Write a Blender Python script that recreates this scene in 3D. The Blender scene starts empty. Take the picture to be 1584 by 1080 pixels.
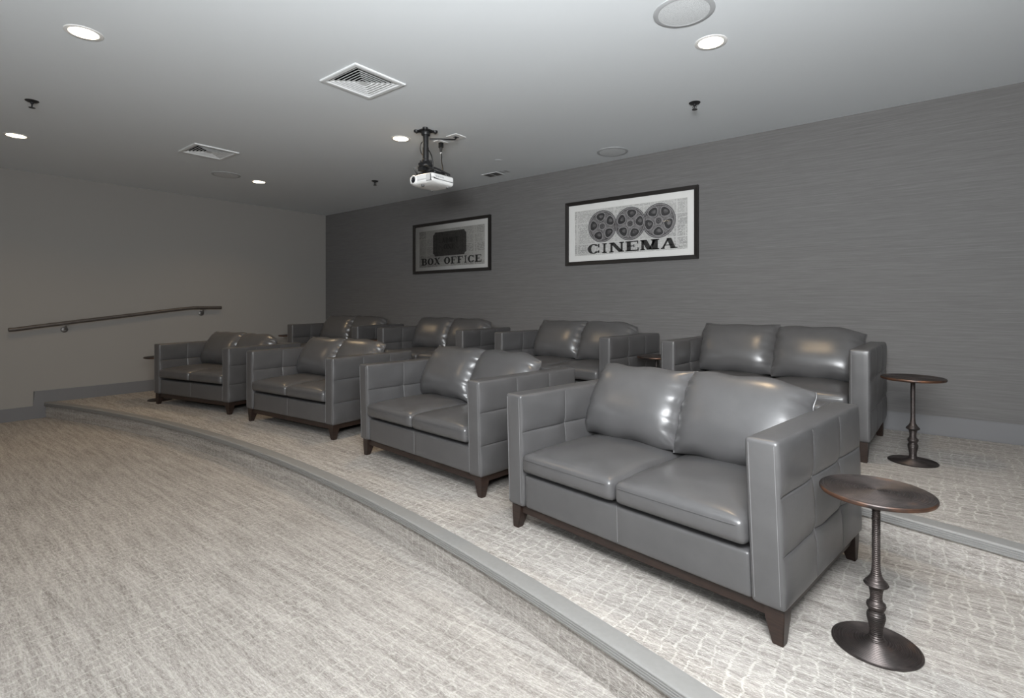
import bpy, bmesh, math, random
from mathutils import Vector, Matrix

# ------------------------------------------------------------------ camera, light, exposure
scn = bpy.context.scene
COL = scn.collection
R = math.radians
T0, T1, T2 = 0.0, 0.168, 0.336            # floor levels: carpet, first tier, second tier
CEIL = 2.74
XL, XR, YF, YB = -7.768, 3.6, -5.2, 4.8   # room: left wall, right wall, wall behind the camera, picture wall

cd = bpy.data.cameras.new('camera')
cam = bpy.data.objects.new('camera', cd)
COL.objects.link(cam)
cam.location = (0, 0, 1.266)
cam.rotation_euler = (R(90), 0, R(38.6))
cd.sensor_fit = 'HORIZONTAL'
cd.sensor_width = 36.0
cd.lens = 36.0 * 805.6 / 1584.0
cd.shift_y = -(540 - 471.9) / 1584.0
cd.clip_start = 0.05
scn.camera = cam

scn.view_settings.view_transform = 'Standard'
scn.view_settings.look = 'None'
scn.view_settings.gamma = 1.0
scn.view_settings.use_curve_mapping = False
scn.view_settings.exposure = 0.0

w = bpy.data.worlds.new('world'); scn.world = w; w.use_nodes = True
w.node_tree.nodes['Background'].inputs[0].default_value = (0.75, 0.82, 1.0, 1)
w.node_tree.nodes['Background'].inputs[1].default_value = 0.02

def area(name, loc, target, sx, sy, power, color, spread=180):
    l = bpy.data.lights.new(name, 'AREA'); l.shape = 'RECTANGLE'; l.size = sx; l.size_y = sy
    l.energy = power; l.color = color; l.spread = R(spread)
    o = bpy.data.objects.new(name, l); COL.objects.link(o); o.location = loc
    o.rotation_euler = (Vector(target) - Vector(loc)).to_track_quat('-Z', 'Y').to_euler()
    return o
P_WINDOW_FILL, P_FLASH, P_FRONT, P_LAMP = 6.0, 225.0, 108.0, 6.0
# weak fill light added at a made-up window, unseen behind the camera
area('added_window_fill', (1.2, YF + 0.12, 1.45), (0.6, 0, 1.45), 3.4, 1.9, P_WINDOW_FILL, (1.0, 1.0, 1.0))
# the photographer's flash, bounced off the ceiling just behind the camera
area('bounced_flash', (0.15, -0.95, 1.75), (-0.25, -0.35, 2.74), 0.7, 0.7, P_FLASH, (0.95, 0.98, 1.0))
# a second soft light of the photographer's right behind the camera
area('softbox', (0.05, 0.25, 1.95), (-1.7, 3.0, 0.7), 0.9, 0.6, P_FRONT, (0.965, 0.985, 1.0))
LAMP_POWER = P_LAMP
LAMP_COLOR = (1.0, 0.72, 0.42)

# ------------------------------------------------------------------ helpers
def new_obj(name, me, parent=None):
    o = bpy.data.objects.new(name, me); COL.objects.link(o)
    if parent is not None: o.parent = parent
    return o

def from_bm(name, bm, mats, parent=None, smooth=True, angle=35):
    me = bpy.data.meshes.new(name)
    bmesh.ops.recalc_face_normals(bm, faces=bm.faces[:])
    bm.to_mesh(me); bm.free()
    if not isinstance(mats, (list, tuple)): mats = [mats]
    for m in mats: me.materials.append(m)
    if smooth:
        for p in me.polygons: p.use_smooth = True
        me.set_sharp_from_angle(angle=R(angle))
    return new_obj(name, me, parent)

def thing(name, label, cat, loc=(0, 0, 0), rz=0.0, group=None):
    o = bpy.data.objects.new(name, None); COL.objects.link(o)
    o.empty_display_size = 0.1
    o.location = loc; o.rotation_euler = (0, 0, rz)
    o['label'] = label; o['category'] = cat
    if group: o['group'] = group
    return o

def structure(o): o['kind'] = 'structure'; return o

def copy_thing(src, label, loc, rz=0.0):
    r = src.copy(); COL.objects.link(r); r.location = loc; r.rotation_euler = (0, 0, rz); r['label'] = label
    for ch in list(src.children):
        c = ch.copy(); COL.objects.link(c); c.parent = r
        for g in list(ch.children):
            d = g.copy(); COL.objects.link(d); d.parent = c
    return r

def bm_box(bm, x0, x1, y0, y1, z0, z1, mi=0):
    v = [bm.verts.new(p) for p in ((x0,y0,z0),(x1,y0,z0),(x1,y1,z0),(x0,y1,z0),(x0,y0,z1),(x1,y0,z1),(x1,y1,z1),(x0,y1,z1))]
    for f in ((0,3,2,1),(4,5,6,7),(0,1,5,4),(1,2,6,5),(2,3,7,6),(3,0,4,7)):
        bm.faces.new([v[i] for i in f]).material_index = mi
    return v

def bevel_all(bm, off, seg=2):
    bmesh.ops.bevel(bm, geom=bm.edges[:], offset=off, segments=seg, affect='EDGES', profile=0.5)

def bm_lathe(bm, prof, n=48, c=(0, 0, 0), cap0=True, cap1=True, mi=0):
    rings = []
    for r, z in prof:
        rings.append([bm.verts.new((c[0]+r*math.cos(2*math.pi*k/n), c[1]+r*math.sin(2*math.pi*k/n), c[2]+z)) for k in range(n)])
    for a, b in zip(rings[:-1], rings[1:]):
        for k in range(n):
            bm.faces.new((a[k], a[(k+1)%n], b[(k+1)%n], b[k])).material_index = mi
    if cap0: bm.faces.new(rings[0][::-1]).material_index = mi
    if cap1: bm.faces.new(rings[-1]).material_index = mi

def bm_tube(bm, pts, r, n=10, cap=True, mi=0):
    pts = [Vector(p) for p in pts]; rings = []; prev = None
    for i, p in enumerate(pts):
        t = (pts[min(i+1, len(pts)-1)] - pts[max(i-1, 0)]).normalized()
        if prev is None:
            up = Vector((0, 0, 1)) if abs(t.z) < 0.9 else Vector((1, 0, 0))
            a = t.cross(up).normalized()
        else:
            a = (prev - t * prev.dot(t)).normalized()
        prev = a; b = t.cross(a)
        rr = r[i] if isinstance(r, (list, tuple)) else r
        rings.append([bm.verts.new(p + a*math.cos(2*math.pi*k/n)*rr + b*math.sin(2*math.pi*k/n)*rr) for k in range(n)])
    for A, B in zip(rings[:-1], rings[1:]):
        for k in range(n): bm.faces.new((A[k], A[(k+1)%n], B[(k+1)%n], B[k])).material_index = mi
    if cap:
        bm.faces.new(rings[0][::-1]).material_index = mi; bm.faces.new(rings[-1]).material_index = mi

def axis_coords(a, b, r, n, extra=()):
    """coordinates from a to b, dense in the rounded margin r at either end and around the extra lines"""
    e = [0.0, 0.13, 0.3, 0.55, 1.0]
    L = [a + r*t for t in e]; H = [b - r*t for t in reversed(e)]
    mid = [L[-1] + (H[0]-L[-1])*k/n for k in range(1, n)]
    mid = [m for m in mid if all(abs(m-x) > 0.016 for x in extra)]
    for x in extra: mid += [x + d for d in (-0.012, -0.006, -0.0025, 0.0, 0.0025, 0.006, 0.012)]
    return L + sorted(mid) + H

def rounded_box(bm, lo, hi, r, n=(4, 4, 4), disp=None, mi=0, extra=((), (), ())):
    """a box with rounded edges made of grids; disp(p, normal, q) returns an offset vector"""
    lo = Vector(lo); hi = Vector(hi)
    ax = [axis_coords(lo[i], hi[i], r, n[i], extra[i]) for i in range(3)]
    cache = {}
    def vert(i, j, k):
        key = (i, j, k)
        if key in cache: return cache[key]
        p = Vector((ax[0][i], ax[1][j], ax[2][k]))
        c = Vector([min(max(p[m], lo[m]+r), hi[m]-r) for m in range(3)])
        d = p - c
        nrm = d.normalized() if d.length > 1e-9 else Vector((0, 0, 1))
        q = c + nrm*r
        if disp: q = q + disp(q, nrm)
        cache[key] = bm.verts.new(q); return cache[key]
    N = [len(a)-1 for a in ax]
    def face(*ids):
        try: bm.faces.new([vert(*i) for i in ids]).material_index = mi
        except ValueError: pass
    for i in range(N[0]):
        for j in range(N[1]):
            for k in (0, N[2]): face((i,j,k),(i+1,j,k),(i+1,j+1,k),(i,j+1,k))
    for i in range(N[0]):
        for k in range(N[2]):
            for j in (0, N[1]): face((i,j,k),(i+1,j,k),(i+1,j,k+1),(i,j,k+1))
    for j in range(N[1]):
        for k in range(N[2]):
            for i in (0, N[0]): face((i,j,k),(i,j+1,k),(i,j+1,k+1),(i,j,k+1))

# ------------------------------------------------------------------ materials
def mat(name, color=(0.5, 0.5, 0.5), rough=0.5, metal=0.0, spec=0.5):
    m = bpy.data.materials.new(name); m.use_nodes = True
    b = m.node_tree.nodes['Principled BSDF']
    b.inputs['Base Color'].default_value = (*color, 1); b.inputs['Roughness'].default_value = rough
    b.inputs['Metallic'].default_value = metal; b.inputs['Specular IOR Level'].default_value = spec
    return m

class NT:
    """small wrapper to lay down shader nodes"""
    def __init__(self, m): self.t = m.node_tree; self.b = self.t.nodes['Principled BSDF']
    def n(self, kind, **kw):
        o = self.t.nodes.new(kind)
        for k, v in kw.items():
            if k in o.inputs: o.inputs[k].default_value = v
            else: setattr(o, k, v)
        return o
    def l(self, a, b): self.t.links.new(a, b)
    def coord(self, scale=(1, 1, 1), rot=(0, 0, 0), loc=(0, 0, 0)):
        c = self.n('ShaderNodeTexCoord'); m = self.n('ShaderNodeMapping')
        m.inputs['Scale'].default_value = scale; m.inputs['Rotation'].default_value = rot; m.inputs['Location'].default_value = loc
        self.l(c.outputs['Object'], m.inputs['Vector']); return m.outputs['Vector']
    def noise(self, vec, scale, detail=2.0, rough=0.5, dist=0.0):
        o = self.n('ShaderNodeTexNoise'); o.inputs['Scale'].default_value = scale; o.inputs['Detail'].default_value = detail
        o.inputs['Roughness'].default_value = rough; o.inputs['Distortion'].default_value = dist
        self.l(vec, o.inputs['Vector']); return o
    def ramp(self, fac, stops):
        o = self.n('ShaderNodeValToRGB'); e = o.color_ramp.elements
        while len(e) < len(stops): e.new(0.5)
        for s, (p, c) in zip(e, stops): s.position = p; s.color = (*c, 1) if len(c) == 3 else c
        self.l(fac, o.inputs['Fac']); return o.outputs['Color']
    def math(self, op, a, b=None, c=None):
        o = self.n('ShaderNodeMath', operation=op)
        for i, v in enumerate((a, b, c)):
            if v is None: continue
            if isinstance(v, (int, float)): o.inputs[i].default_value = v
            else: self.l(v, o.inputs[i])
        return o.outputs[0]
    def mix(self, fac, a, b, blend='MIX'):
        o = self.n('ShaderNodeMix', data_type='RGBA', blend_type=blend)
        if isinstance(fac, (int, float)): o.inputs[0].default_value = fac
        else: self.l(fac, o.inputs[0])
        for i, v in ((6, a), (7, b)):
            if isinstance(v, tuple): o.inputs[i].default_value = (*v, 1)
            else: self.l(v, o.inputs[i])
        return o.outputs[2]
    def bump(self, h, strength=0.3, dist=0.002):
        o = self.n('ShaderNodeBump'); o.inputs['Strength'].default_value = strength; o.inputs['Distance'].default_value = dist
        self.l(h, o.inputs['Height']); self.l(o.outputs['Normal'], self.b.inputs['Normal'])
    def base(self, c): self.l(c, self.b.inputs['Base Color'])
    def rough(self, r): self.l(r, self.b.inputs['Roughness'])

def carpet_material(name, rot, lattice=1.0):
    m = mat(name, rough=0.95, spec=0.1); t = NT(m)
    v = t.coord(rot=rot)                                            # u along the picture wall
    # yarn streaks that run along the picture wall
    def stretched(k, sc, det, ro):
        ms = t.n('ShaderNodeMapping'); ms.inputs['Scale'].default_value = (1.0, k, 1.0); t.l(v, ms.inputs['Vector'])
        return t.noise(ms.outputs['Vector'], sc, det, ro).outputs['Fac']
    s1 = stretched(13.0, 2.6, 5, 0.62); s2 = stretched(5.0, 26, 3, 0.6); s3 = stretched(3.5, 75, 2, 0.6)
    streak = t.math('ADD', t.math('MULTIPLY', s1, 0.38), t.math('ADD', t.math('MULTIPLY', s2, 0.36), t.math('MULTIPLY', s3, 0.26)))
    base = t.ramp(streak, [(0.38, (0.190, 0.174, 0.158)), (0.50, (0.325, 0.302, 0.279)), (0.61, (0.450, 0.423, 0.395))])
    # broken staggered lattice of cream yarn
    sep = t.n('ShaderNodeSeparateXYZ'); t.l(v, sep.inputs[0])
    n1 = t.noise(v, 9.0, 3, 0.55).outputs['Fac']; n2 = t.noise(v, 9.0, 2, 0.5).outputs['Fac']
    cu = t.math('ADD', t.math('MULTIPLY', sep.outputs['X'], 19.0), t.math('MULTIPLY', n1, 1.7))
    col = t.math('FLOOR', cu); fu = t.math('SUBTRACT', cu, col)
    cv = t.math('ADD', t.math('MULTIPLY', sep.outputs['Y'], 25.0), t.math('ADD', t.math('MULTIPLY', col, 0.37), t.math('MULTIPLY', n2, 1.6)))
    fv = t.math('SUBTRACT', cv, t.math('FLOOR', cv))
    lu = t.math('ABSOLUTE', t.math('SUBTRACT', fu, 0.5)); lv = t.math('ABSOLUTE', t.math('SUBTRACT', fv, 0.5))
    eu = t.ramp(lu, [(0.40, (0, 0, 0)), (0.47, (1, 1, 1))]); ev = t.ramp(lv, [(0.40, (0, 0, 0)), (0.47, (0.8, 0.8, 0.8))])
    edge = t.math('MAXIMUM', eu, ev)
    mk = t.ramp(t.noise(v, 2.0, 3, 0.6).outputs['Fac'], [(0.36, (0.15, 0.15, 0.15)), (0.56, (0.9, 0.9, 0.9))])
    bk = t.ramp(t.noise(v, 45, 2, 0.5).outputs['Fac'], [(0.36, (0.15, 0.15, 0.15)), (0.56, (1, 1, 1))])
    f = t.math('MULTIPLY', t.math('MULTIPLY', t.math('MULTIPLY', edge, mk), bk), lattice)
    c = t.mix(f, base, (0.57, 0.543, 0.50))
    # light tuft specks
    sp = t.noise(v, 150, 1, 0.5)
    c = t.mix(t.ramp(sp.outputs['Fac'], [(0.62, (0, 0, 0)), (0.74, (0.55, 0.55, 0.55))]), c, (0.58, 0.55, 0.51))
    t.base(c)
    h = t.math('ADD', sp.outputs['Fac'], t.math('MULTIPLY', s3, 1.2))
    t.bump(h, 0.6, 0.004)
    return m
M_FLOOR = carpet_material('carpet_loop_floor', (0, 0, 0), 0.5)
M_CARPET = carpet_material('carpet_loop', (0, 0, 0), 0.72)
M_RISER = carpet_material('carpet_riser', (R(-90), 0, 0), 0.45)

def wallpaper(name, rot):
    m = mat(name, rough=0.8, spec=0.2); t = NT(m)
    v = t.coord(rot=rot)
    ms = t.n('ShaderNodeMapping'); ms.inputs['Scale'].default_value = (6.0, 260.0, 1.0); t.l(v, ms.inputs['Vector'])
    a = t.noise(ms.outputs['Vector'], 1.0, 4, 0.65, 0.3)
    ms2 = t.n('ShaderNodeMapping'); ms2.inputs['Scale'].default_value = (2.0, 90.0, 1.0); t.l(v, ms2.inputs['Vector'])
    b = t.noise(ms2.outputs['Vector'], 1.0, 3, 0.6, 0.2)
    s = t.math('ADD', t.math('MULTIPLY', a.outputs['Fac'], 0.6), t.math('MULTIPLY', b.outputs['Fac'], 0.4))
    t.base(t.ramp(s, [(0.34, (0.118, 0.114, 0.112)), (0.52, (0.142, 0.138, 0.136)), (0.68, (0.170, 0.166, 0.164))]))
    t.bump(s, 0.25, 0.002)
    return m
M_PAPER = wallpaper('grasscloth_picture_wall', (R(-90), 0, 0))

m = mat('painted_side_wall', (0.260, 0.248, 0.234), 0.75, spec=0.25); t = NT(m)
nn = t.noise(t.coord(), 90, 3); t.bump(nn.outputs['Fac'], 0.12, 0.001)
M_SIDE = m
M_DARKWALL = mat('unseen_dark_wall', (0.05, 0.048, 0.046), 0.8, spec=0.2)  # for the unseen walls, darkened to cut bounced light
m = mat('ceiling_paint', (0.70, 0.73, 0.75), 0.9, spec=0.1); t = NT(m)
nn = t.noise(t.coord(), 130, 2); t.bump(nn.outputs['Fac'], 0.1, 0.0008)
M_CEIL = m
m = mat('vinyl_baseboard', (0.145, 0.145, 0.150), 0.45, spec=0.4); t = NT(m)
nn = t.noise(t.coord(), 40, 2); t.bump(nn.outputs['Fac'], 0.05, 0.001)
M_BASE = m
m = mat('rubber_nosing', (0.27, 0.268, 0.262), 0.5, spec=0.4); t = NT(m)
nn = t.noise(t.coord(), 60, 3)
t.base(t.ramp(nn.outputs['Fac'], [(0.3, (0.210, 0.207, 0.200)), (0.7, (0.222, 0.219, 0.212))]))
M_NOSE = m

def leather(name, c, r0, r1):
    m = mat(name, c, 0.35, spec=0.55); t = NT(m)
    v = t.coord()
    g = t.n('ShaderNodeTexVoronoi'); g.inputs['Scale'].default_value = 420; t.l(v, g.inputs['Vector'])
    a = t.noise(v, 9, 4, 0.55); b = t.noise(v, 120, 2, 0.5)
    t.base(t.ramp(a.outputs['Fac'], [(0.3, tuple(x*0.92 for x in c)), (0.7, tuple(x*1.08 for x in c))]))
    rr = t.n('ShaderNodeMapRange'); rr.inputs['To Min'].default_value = r0; rr.inputs['To Max'].default_value = r1
    t.l(a.outputs['Fac'], rr.inputs['Value']); t.rough(rr.outputs[0])
    h = t.math('ADD', t.math('MULTIPLY', g.outputs['Distance'], 0.10), t.math('ADD', t.math('MULTIPLY', b.outputs['Fac'], 0.12), t.math('MULTIPLY', a.outputs['Fac'], 1.4)))
    t.bump(h, 0.22, 0.003)
    return m
M_LEATHER = leather('grey_leather', (0.072, 0.0705, 0.0715), 0.29, 0.40)
M_CUSHION = leather('grey_leather_cushion', (0.072, 0.0705, 0.0715), 0.25, 0.34)
M_THREAD = mat('pale_thread', (0.165, 0.163, 0.165), 0.5)
m = mat('dark_walnut', (0.05, 0.026, 0.017), 0.4, spec=0.45); t = NT(m)
nn = t.noise(t.coord(scale=(6, 6, 60)), 3, 4)
t.base(t.ramp(nn.outputs['Fac'], [(0.3, (0.013, 0.0085, 0.007)), (0.7, (0.030, 0.017, 0.0125))]))
M_WOOD = m
M_LINING = mat('black_dust_cloth', (0.012, 0.012, 0.012), 0.9, spec=0.1)

m = mat('aged_bronze', (0.10, 0.075, 0.065), 0.42, metal=0.75); t = NT(m)
nn = t.noise(t.coord(), 14, 4, 0.6)
t.base(t.ramp(nn.outputs['Fac'], [(0.34, (0.050, 0.044, 0.042)), (0.62, (0.085, 0.070, 0.066)), (0.80, (0.15, 0.095, 0.070))]))
rr = t.n('ShaderNodeMapRange'); rr.inputs['To Min'].default_value = 0.32; rr.inputs['To Max'].default_value = 0.55
t.l(nn.outputs['Fac'], rr.inputs['Value']); t.rough(rr.outputs[0])
M_BRONZE = m
m = mat('bronze_edge', (0.20, 0.10, 0.055), 0.4, metal=0.8); t = NT(m)
nn = t.noise(t.coord(), 9, 3); t.base(t.ramp(nn.outputs['Fac'], [(0.40, (0.055, 0.046, 0.044)), (0.68, (0.24, 0.115, 0.065))]))
M_BRONZE_EDGE = m
m = mat('rail_bronze_paint', (0.085, 0.072, 0.065), 0.38, metal=0.3); t = NT(m)
nn = t.noise(t.coord(), 20, 2); t.base(t.ramp(nn.outputs['Fac'], [(0.3, (0.075, 0.065, 0.06)), (0.7, (0.10, 0.088, 0.08))]))
M_RAIL = m
M_STEEL = mat('bracket_metal', (0.16, 0.152, 0.145), 0.42, metal=0.7)
M_BLACK = mat('black_metal', (0.012, 0.012, 0.013), 0.45)
M_CABLE = mat('black_cable', (0.01, 0.01, 0.01), 0.5)
m = mat('white_plastic', (0.80, 0.80, 0.79), 0.4); t = NT(m)
nn = t.noise(t.coord(), 60, 2); t.bump(nn.outputs['Fac'], 0.03, 0.001)
M_WHITE = m
M_GRILLE = mat('grey_vent_plastic', (0.10, 0.10, 0.10), 0.5)
M_VENT = mat('vent_enamel', (0.72, 0.735, 0.74), 0.45)
M_DUCT = mat('dark_duct', (0.01, 0.01, 0.01), 0.9, spec=0.1)
M_SPK = mat('speaker_mesh', (0.60, 0.62, 0.635), 0.8); t = NT(M_SPK)
g = t.n('ShaderNodeTexVoronoi'); g.inputs['Scale'].default_value = 320; t.l(t.coord(), g.inputs['Vector'])
t.base(t.ramp(g.outputs['Distance'], [(0.2, (0.42, 0.435, 0.445)), (0.5, (0.66, 0.68, 0.69))]))
M_SPKRIM = mat('speaker_rim', (0.40, 0.41, 0.42), 0.6)
M_LENS = mat('lens_glass', (0.01, 0.01, 0.015), 0.08)
M_FRAME = mat('black_frame', (0.014, 0.012, 0.011), 0.4)
m = mat('mat_board', (0.60, 0.595, 0.58), 0.85); t = NT(m)
nn = t.noise(t.coord(), 200, 2); t.bump(nn.outputs['Fac'], 0.05, 0.0005); M_MAT = m
def emis(name, col, strength):
    m = mat(name, (0.8, 0.8, 0.8)); b = m.node_tree.nodes['Principled BSDF']
    b.inputs['Emission Color'].default_value = (*col, 1); b.inputs['Emission Strength'].default_value = strength; return m
M_GLOW = emis('lit_lamp_lens', (1.0, 0.86, 0.60), 9.0)
M_TRIM = mat('lamp_trim', (0.75, 0.74, 0.72), 0.5)

def newsprint(name, seed, dark):
    m = mat(name, rough=0.8, spec=0.2); t = NT(m)
    v = t.coord(loc=(seed, 0, seed*0.37))
    sx = t.n('ShaderNodeSeparateXYZ'); t.l(v, sx.inputs[0])
    line = t.math('FRACT', t.math('MULTIPLY', sx.outputs['Z'], 95.0))
    lm = t.math('LESS_THAN', line, 0.62)
    cm = t.n('ShaderNodeCombineXYZ'); t.l(t.math('MULTIPLY', sx.outputs['X'], 70.0), cm.inputs['X'])
    t.l(t.math('MULTIPLY', t.math('FLOOR', t.math('MULTIPLY', sx.outputs['Z'], 95.0)), 7.3), cm.inputs['Y'])
    wn = t.noise(cm.outputs[0], 1.0, 2, 0.7)
    word = t.math('GREATER_THAN', wn.outputs['Fac'], 0.46)
    ink = t.math('MULTIPLY', lm, word)
    col = t.math('FRACT', t.math('MULTIPLY', sx.outputs['X'], 4.6))
    ink = t.math('MULTIPLY', ink, t.math('GREATER_THAN', col, 0.06))
    br = t.n('ShaderNodeTexBrick'); br.inputs['Scale'].default_value = 1.0; br.inputs['Brick Width'].default_value = 0.23; br.inputs['Row Height'].default_value = 0.11
    br.inputs['Mortar Size'].default_value = 0.004; br.inputs['Color1'].default_value = (0.30, 0.30, 0.30, 1); br.inputs['Color2'].default_value = (0.9, 0.9, 0.9, 1); br.inputs['Mortar'].default_value = (0, 0, 0, 1)
    sw = t.n('ShaderNodeCombineXYZ'); t.l(sx.outputs['X'], sw.inputs['X']); t.l(sx.outputs['Z'], sw.inputs['Y']); t.l(sw.outputs[0], br.inputs['Vector'])
    p = t.noise(v, 5, 3); paper = t.ramp(p.outputs['Fac'], [(0.3, tuple(x*0.86 for x in dark)), (0.7, dark)])
    t.base(t.mix(t.math('MULTIPLY', ink, t.math('MULTIPLY', br.outputs['Color'], 0.75)), paper, (0.10, 0.098, 0.094)))
    return m
M_NEWS = newsprint('newspaper_print', 0.3, (0.52, 0.515, 0.50))
M_NEWS_B = newsprint('newspaper_print_plain', 1.7, (0.48, 0.47, 0.445))
m = mat('letter_ink', (0.03, 0.028, 0.027), 0.7); t = NT(m)
nn = t.noise(t.coord(), 60, 3, 0.6); t.base(t.ramp(nn.outputs['Fac'], [(0.55, (0.014, 0.013, 0.012)), (0.80, (0.12, 0.117, 0.114))])); M_INK = m
m = mat('reel_ink', (0.09, 0.085, 0.085), 0.7); t = NT(m)
nn = t.noise(t.coord(), 26, 4, 0.65); t.base(t.ramp(nn.outputs['Fac'], [(0.35, (0.042, 0.040, 0.041)), (0.68, (0.155, 0.148, 0.148))])); M_REEL = m
M_REEL_HI = mat('reel_pale_ink', (0.29, 0.28, 0.28), 0.7)
M_REEL_DK = mat('reel_dark_ink', (0.022, 0.021, 0.022), 0.7)
m = mat('ticket_ink', (0.04, 0.037, 0.035), 0.7); t = NT(m)
nn = t.noise(t.coord(), 50, 4); t.base(t.ramp(nn.outputs['Fac'], [(0.3, (0.030, 0.028, 0.026)), (0.7, (0.060, 0.056, 0.052))])); M_TICKET = m
M_TICKET_DK = mat('ticket_lettering', (0.014, 0.013, 0.012), 0.7)
m = bpy.data.materials.new('picture_glass'); m.use_nodes = True
nt = m.node_tree; nt.nodes.clear()
o_ = nt.nodes.new('ShaderNodeOutputMaterial'); mx = nt.nodes.new('ShaderNodeMixShader'); tr = nt.nodes.new('ShaderNodeBsdfTransparent')
gl = nt.nodes.new('ShaderNodeBsdfGlossy'); gl.inputs['Roughness'].default_value = 0.02
fr = nt.nodes.new('ShaderNodeFresnel'); fr.inputs['IOR'].default_value = 1.45
nt.links.new(fr.outputs[0], mx.inputs[0]); nt.links.new(tr.outputs[0], mx.inputs[1]); nt.links.new(gl.outputs[0], mx.inputs[2]); nt.links.new(mx.outputs[0], o_.inputs[0])
M_GLASS = m

# ------------------------------------------------------------------ the room
AC = (-3.86, -11.80)                       # centre of the curved tiers
R1, R2 = 13.675, 15.13
def arc_y(x, r): return AC[1] + math.sqrt(r*r - (x - AC[0])**2)
XS = [XL + (XR - XL)*k/120 for k in range(121)]

bm = bmesh.new()
vs = [bm.verts.new(p) for p in ((XL, YF, 0), (XR, YF, 0), (XR, YB, 0), (XL, YB, 0))]; bm.faces.new(vs)
structure(from_bm('floor', bm, M_FLOOR, smooth=False))

def tier(name, r_in, z0, z1, y_back):
    bm = bmesh.new()
    a = [bm.verts.new((x, arc_y(x, r_in), z1)) for x in XS]
    b = [bm.verts.new((x, y_back(x), z1)) for x in XS]
    for i in range(len(XS)-1): bm.faces.new((a[i], a[i+1], b[i+1], b[i]))
    o = structure(from_bm(name, bm, M_CARPET, smooth=False))
    bm = bmesh.new()
    a = [bm.verts.new((x, arc_y(x, r_in), z0)) for x in XS]
    b = [bm.verts.new((x, arc_y(x, r_in), z1)) for x in XS]
    for i in range(len(XS)-1): bm.faces.new((a[i], a[i+1], b[i+1], b[i]))
    structure(from_bm('riser', bm, M_RISER, o))
tier('floor_1', R1, T0, T1, lambda x: arc_y(x, R2 + 0.02))
tier('floor_2', R2, T1, T2, lambda x: YB)

def nosing(name, r, z):
    # cross section (radius offset, height): flat tread band, rounded lip, three ribs down the front
    prof = [(0.062, 0.0), (0.060, 0.0035), (0.0, 0.005), (-0.012, 0.003), (-0.017, -0.002), (-0.0175, -0.006),
            (-0.0145, -0.0075), (-0.0145, -0.0095), (-0.0175, -0.011), (-0.0175, -0.015), (-0.0145, -0.0165), (-0.0145, -0.0185),
            (-0.0175, -0.020), (-0.0175, -0.024), (-0.0145, -0.0255), (-0.0145, -0.0275), (-0.017, -0.029), (-0.016, -0.036), (0.0, -0.037), (0.0, 0.0)]
    bm = bmesh.new(); rows = []
    for x in XS:
        rows.append([bm.verts.new((x, arc_y(x, r + d), z + h)) for d, h in prof])
    for A, B in zip(rows[:-1], rows[1:]):
        for k in range(len(prof)-1): bm.faces.new((A[k], B[k], B[k+1], A[k+1]))
    structure(from_bm(name, bm, M_NOSE, angle=25))
nosing('trim_1', R1, T1); nosing('trim_2', R2, T2)

VENTS = [(-2.915, 2.075), (-5.40, 2.095)]
VH = 0.165
def quad_grid(bm, xs, ys, z, skip, axis='z'):
    for i in range(len(xs)-1):
        for j in range(len(ys)-1):
            cx, cy = (xs[i]+xs[i+1])/2, (ys[j]+ys[j+1])/2
            if any(a < cx < b and c < cy < d for a, b, c, d in skip): continue
            P = [(xs[i], ys[j]), (xs[i+1], ys[j]), (xs[i+1], ys[j+1]), (xs[i], ys[j+1])]
            if axis == 'z': P = [(p[0], p[1], z) for p in P]
            else: P = [(p[0], z, p[1]) for p in P]
            bm.faces.new([bm.verts.new(p) for p in P])
bm = bmesh.new()
skip = [(x-VH, x+VH, y-VH, y+VH) for x, y in VENTS]
quad_grid(bm, sorted([XL, XR] + [x+s*VH for x, _ in VENTS for s in (-1, 1)]), sorted([YF, YB] + [y+s*VH for _, y in VENTS for s in (-1, 1)]), CEIL, skip)
bmesh.ops.remove_doubles(bm, verts=bm.verts[:], dist=1e-5)
structure(from_bm('ceiling', bm, M_CEIL, smooth=False))

def wall(name, pts, m):
    bm = bmesh.new(); bm.faces.new([bm.verts.new(p) for p in pts]); return structure(from_bm(name, bm, m, smooth=False))
wall('wall_back', [(XL, YB, 0), (XR, YB, 0), (XR, YB, CEIL), (XL, YB, CEIL)], M_PAPER)
wall('wall_left', [(XL, YF, 0), (XL, YB, 0), (XL, YB, CEIL), (XL, YF, CEIL)], M_SIDE)
wall('wall_right', [(XR, YF, 0), (XR, YB, 0), (XR, YB, CEIL), (XR, YF, CEIL)], M_DARKWALL)
WX0, WX1, WZ0, WZ1 = -0.6, 3.0, 0.45, 2.45                # opening for the made-up window, unseen behind the camera
bm = bmesh.new()
quad_grid(bm, [XL, WX0, WX1, XR], [0, WZ0, WZ1, CEIL], YF, [(WX0, WX1, WZ0, WZ1)], axis='y')
structure(from_bm('wall_front', bm, M_DARKWALL, smooth=False))
bm = bmesh.new()
for x0, x1, z0, z1 in ((WX0-.06, WX0, WZ0-.06, WZ1+.06), (WX1, WX1+.06, WZ0-.06, WZ1+.06), (WX0, WX1, WZ0-.06, WZ0), (WX0, WX1, WZ1, WZ1+.06), ((WX0+WX1)/2-.025, (WX0+WX1)/2+.025, WZ0, WZ1)):
    bm_box(bm, x0, x1, YF-.05, YF+.03, z0, z1)
win = structure(from_bm('added_window_1', bm, M_WHITE, smooth=False))  # unseen window frame, added to account for the fill light

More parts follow.
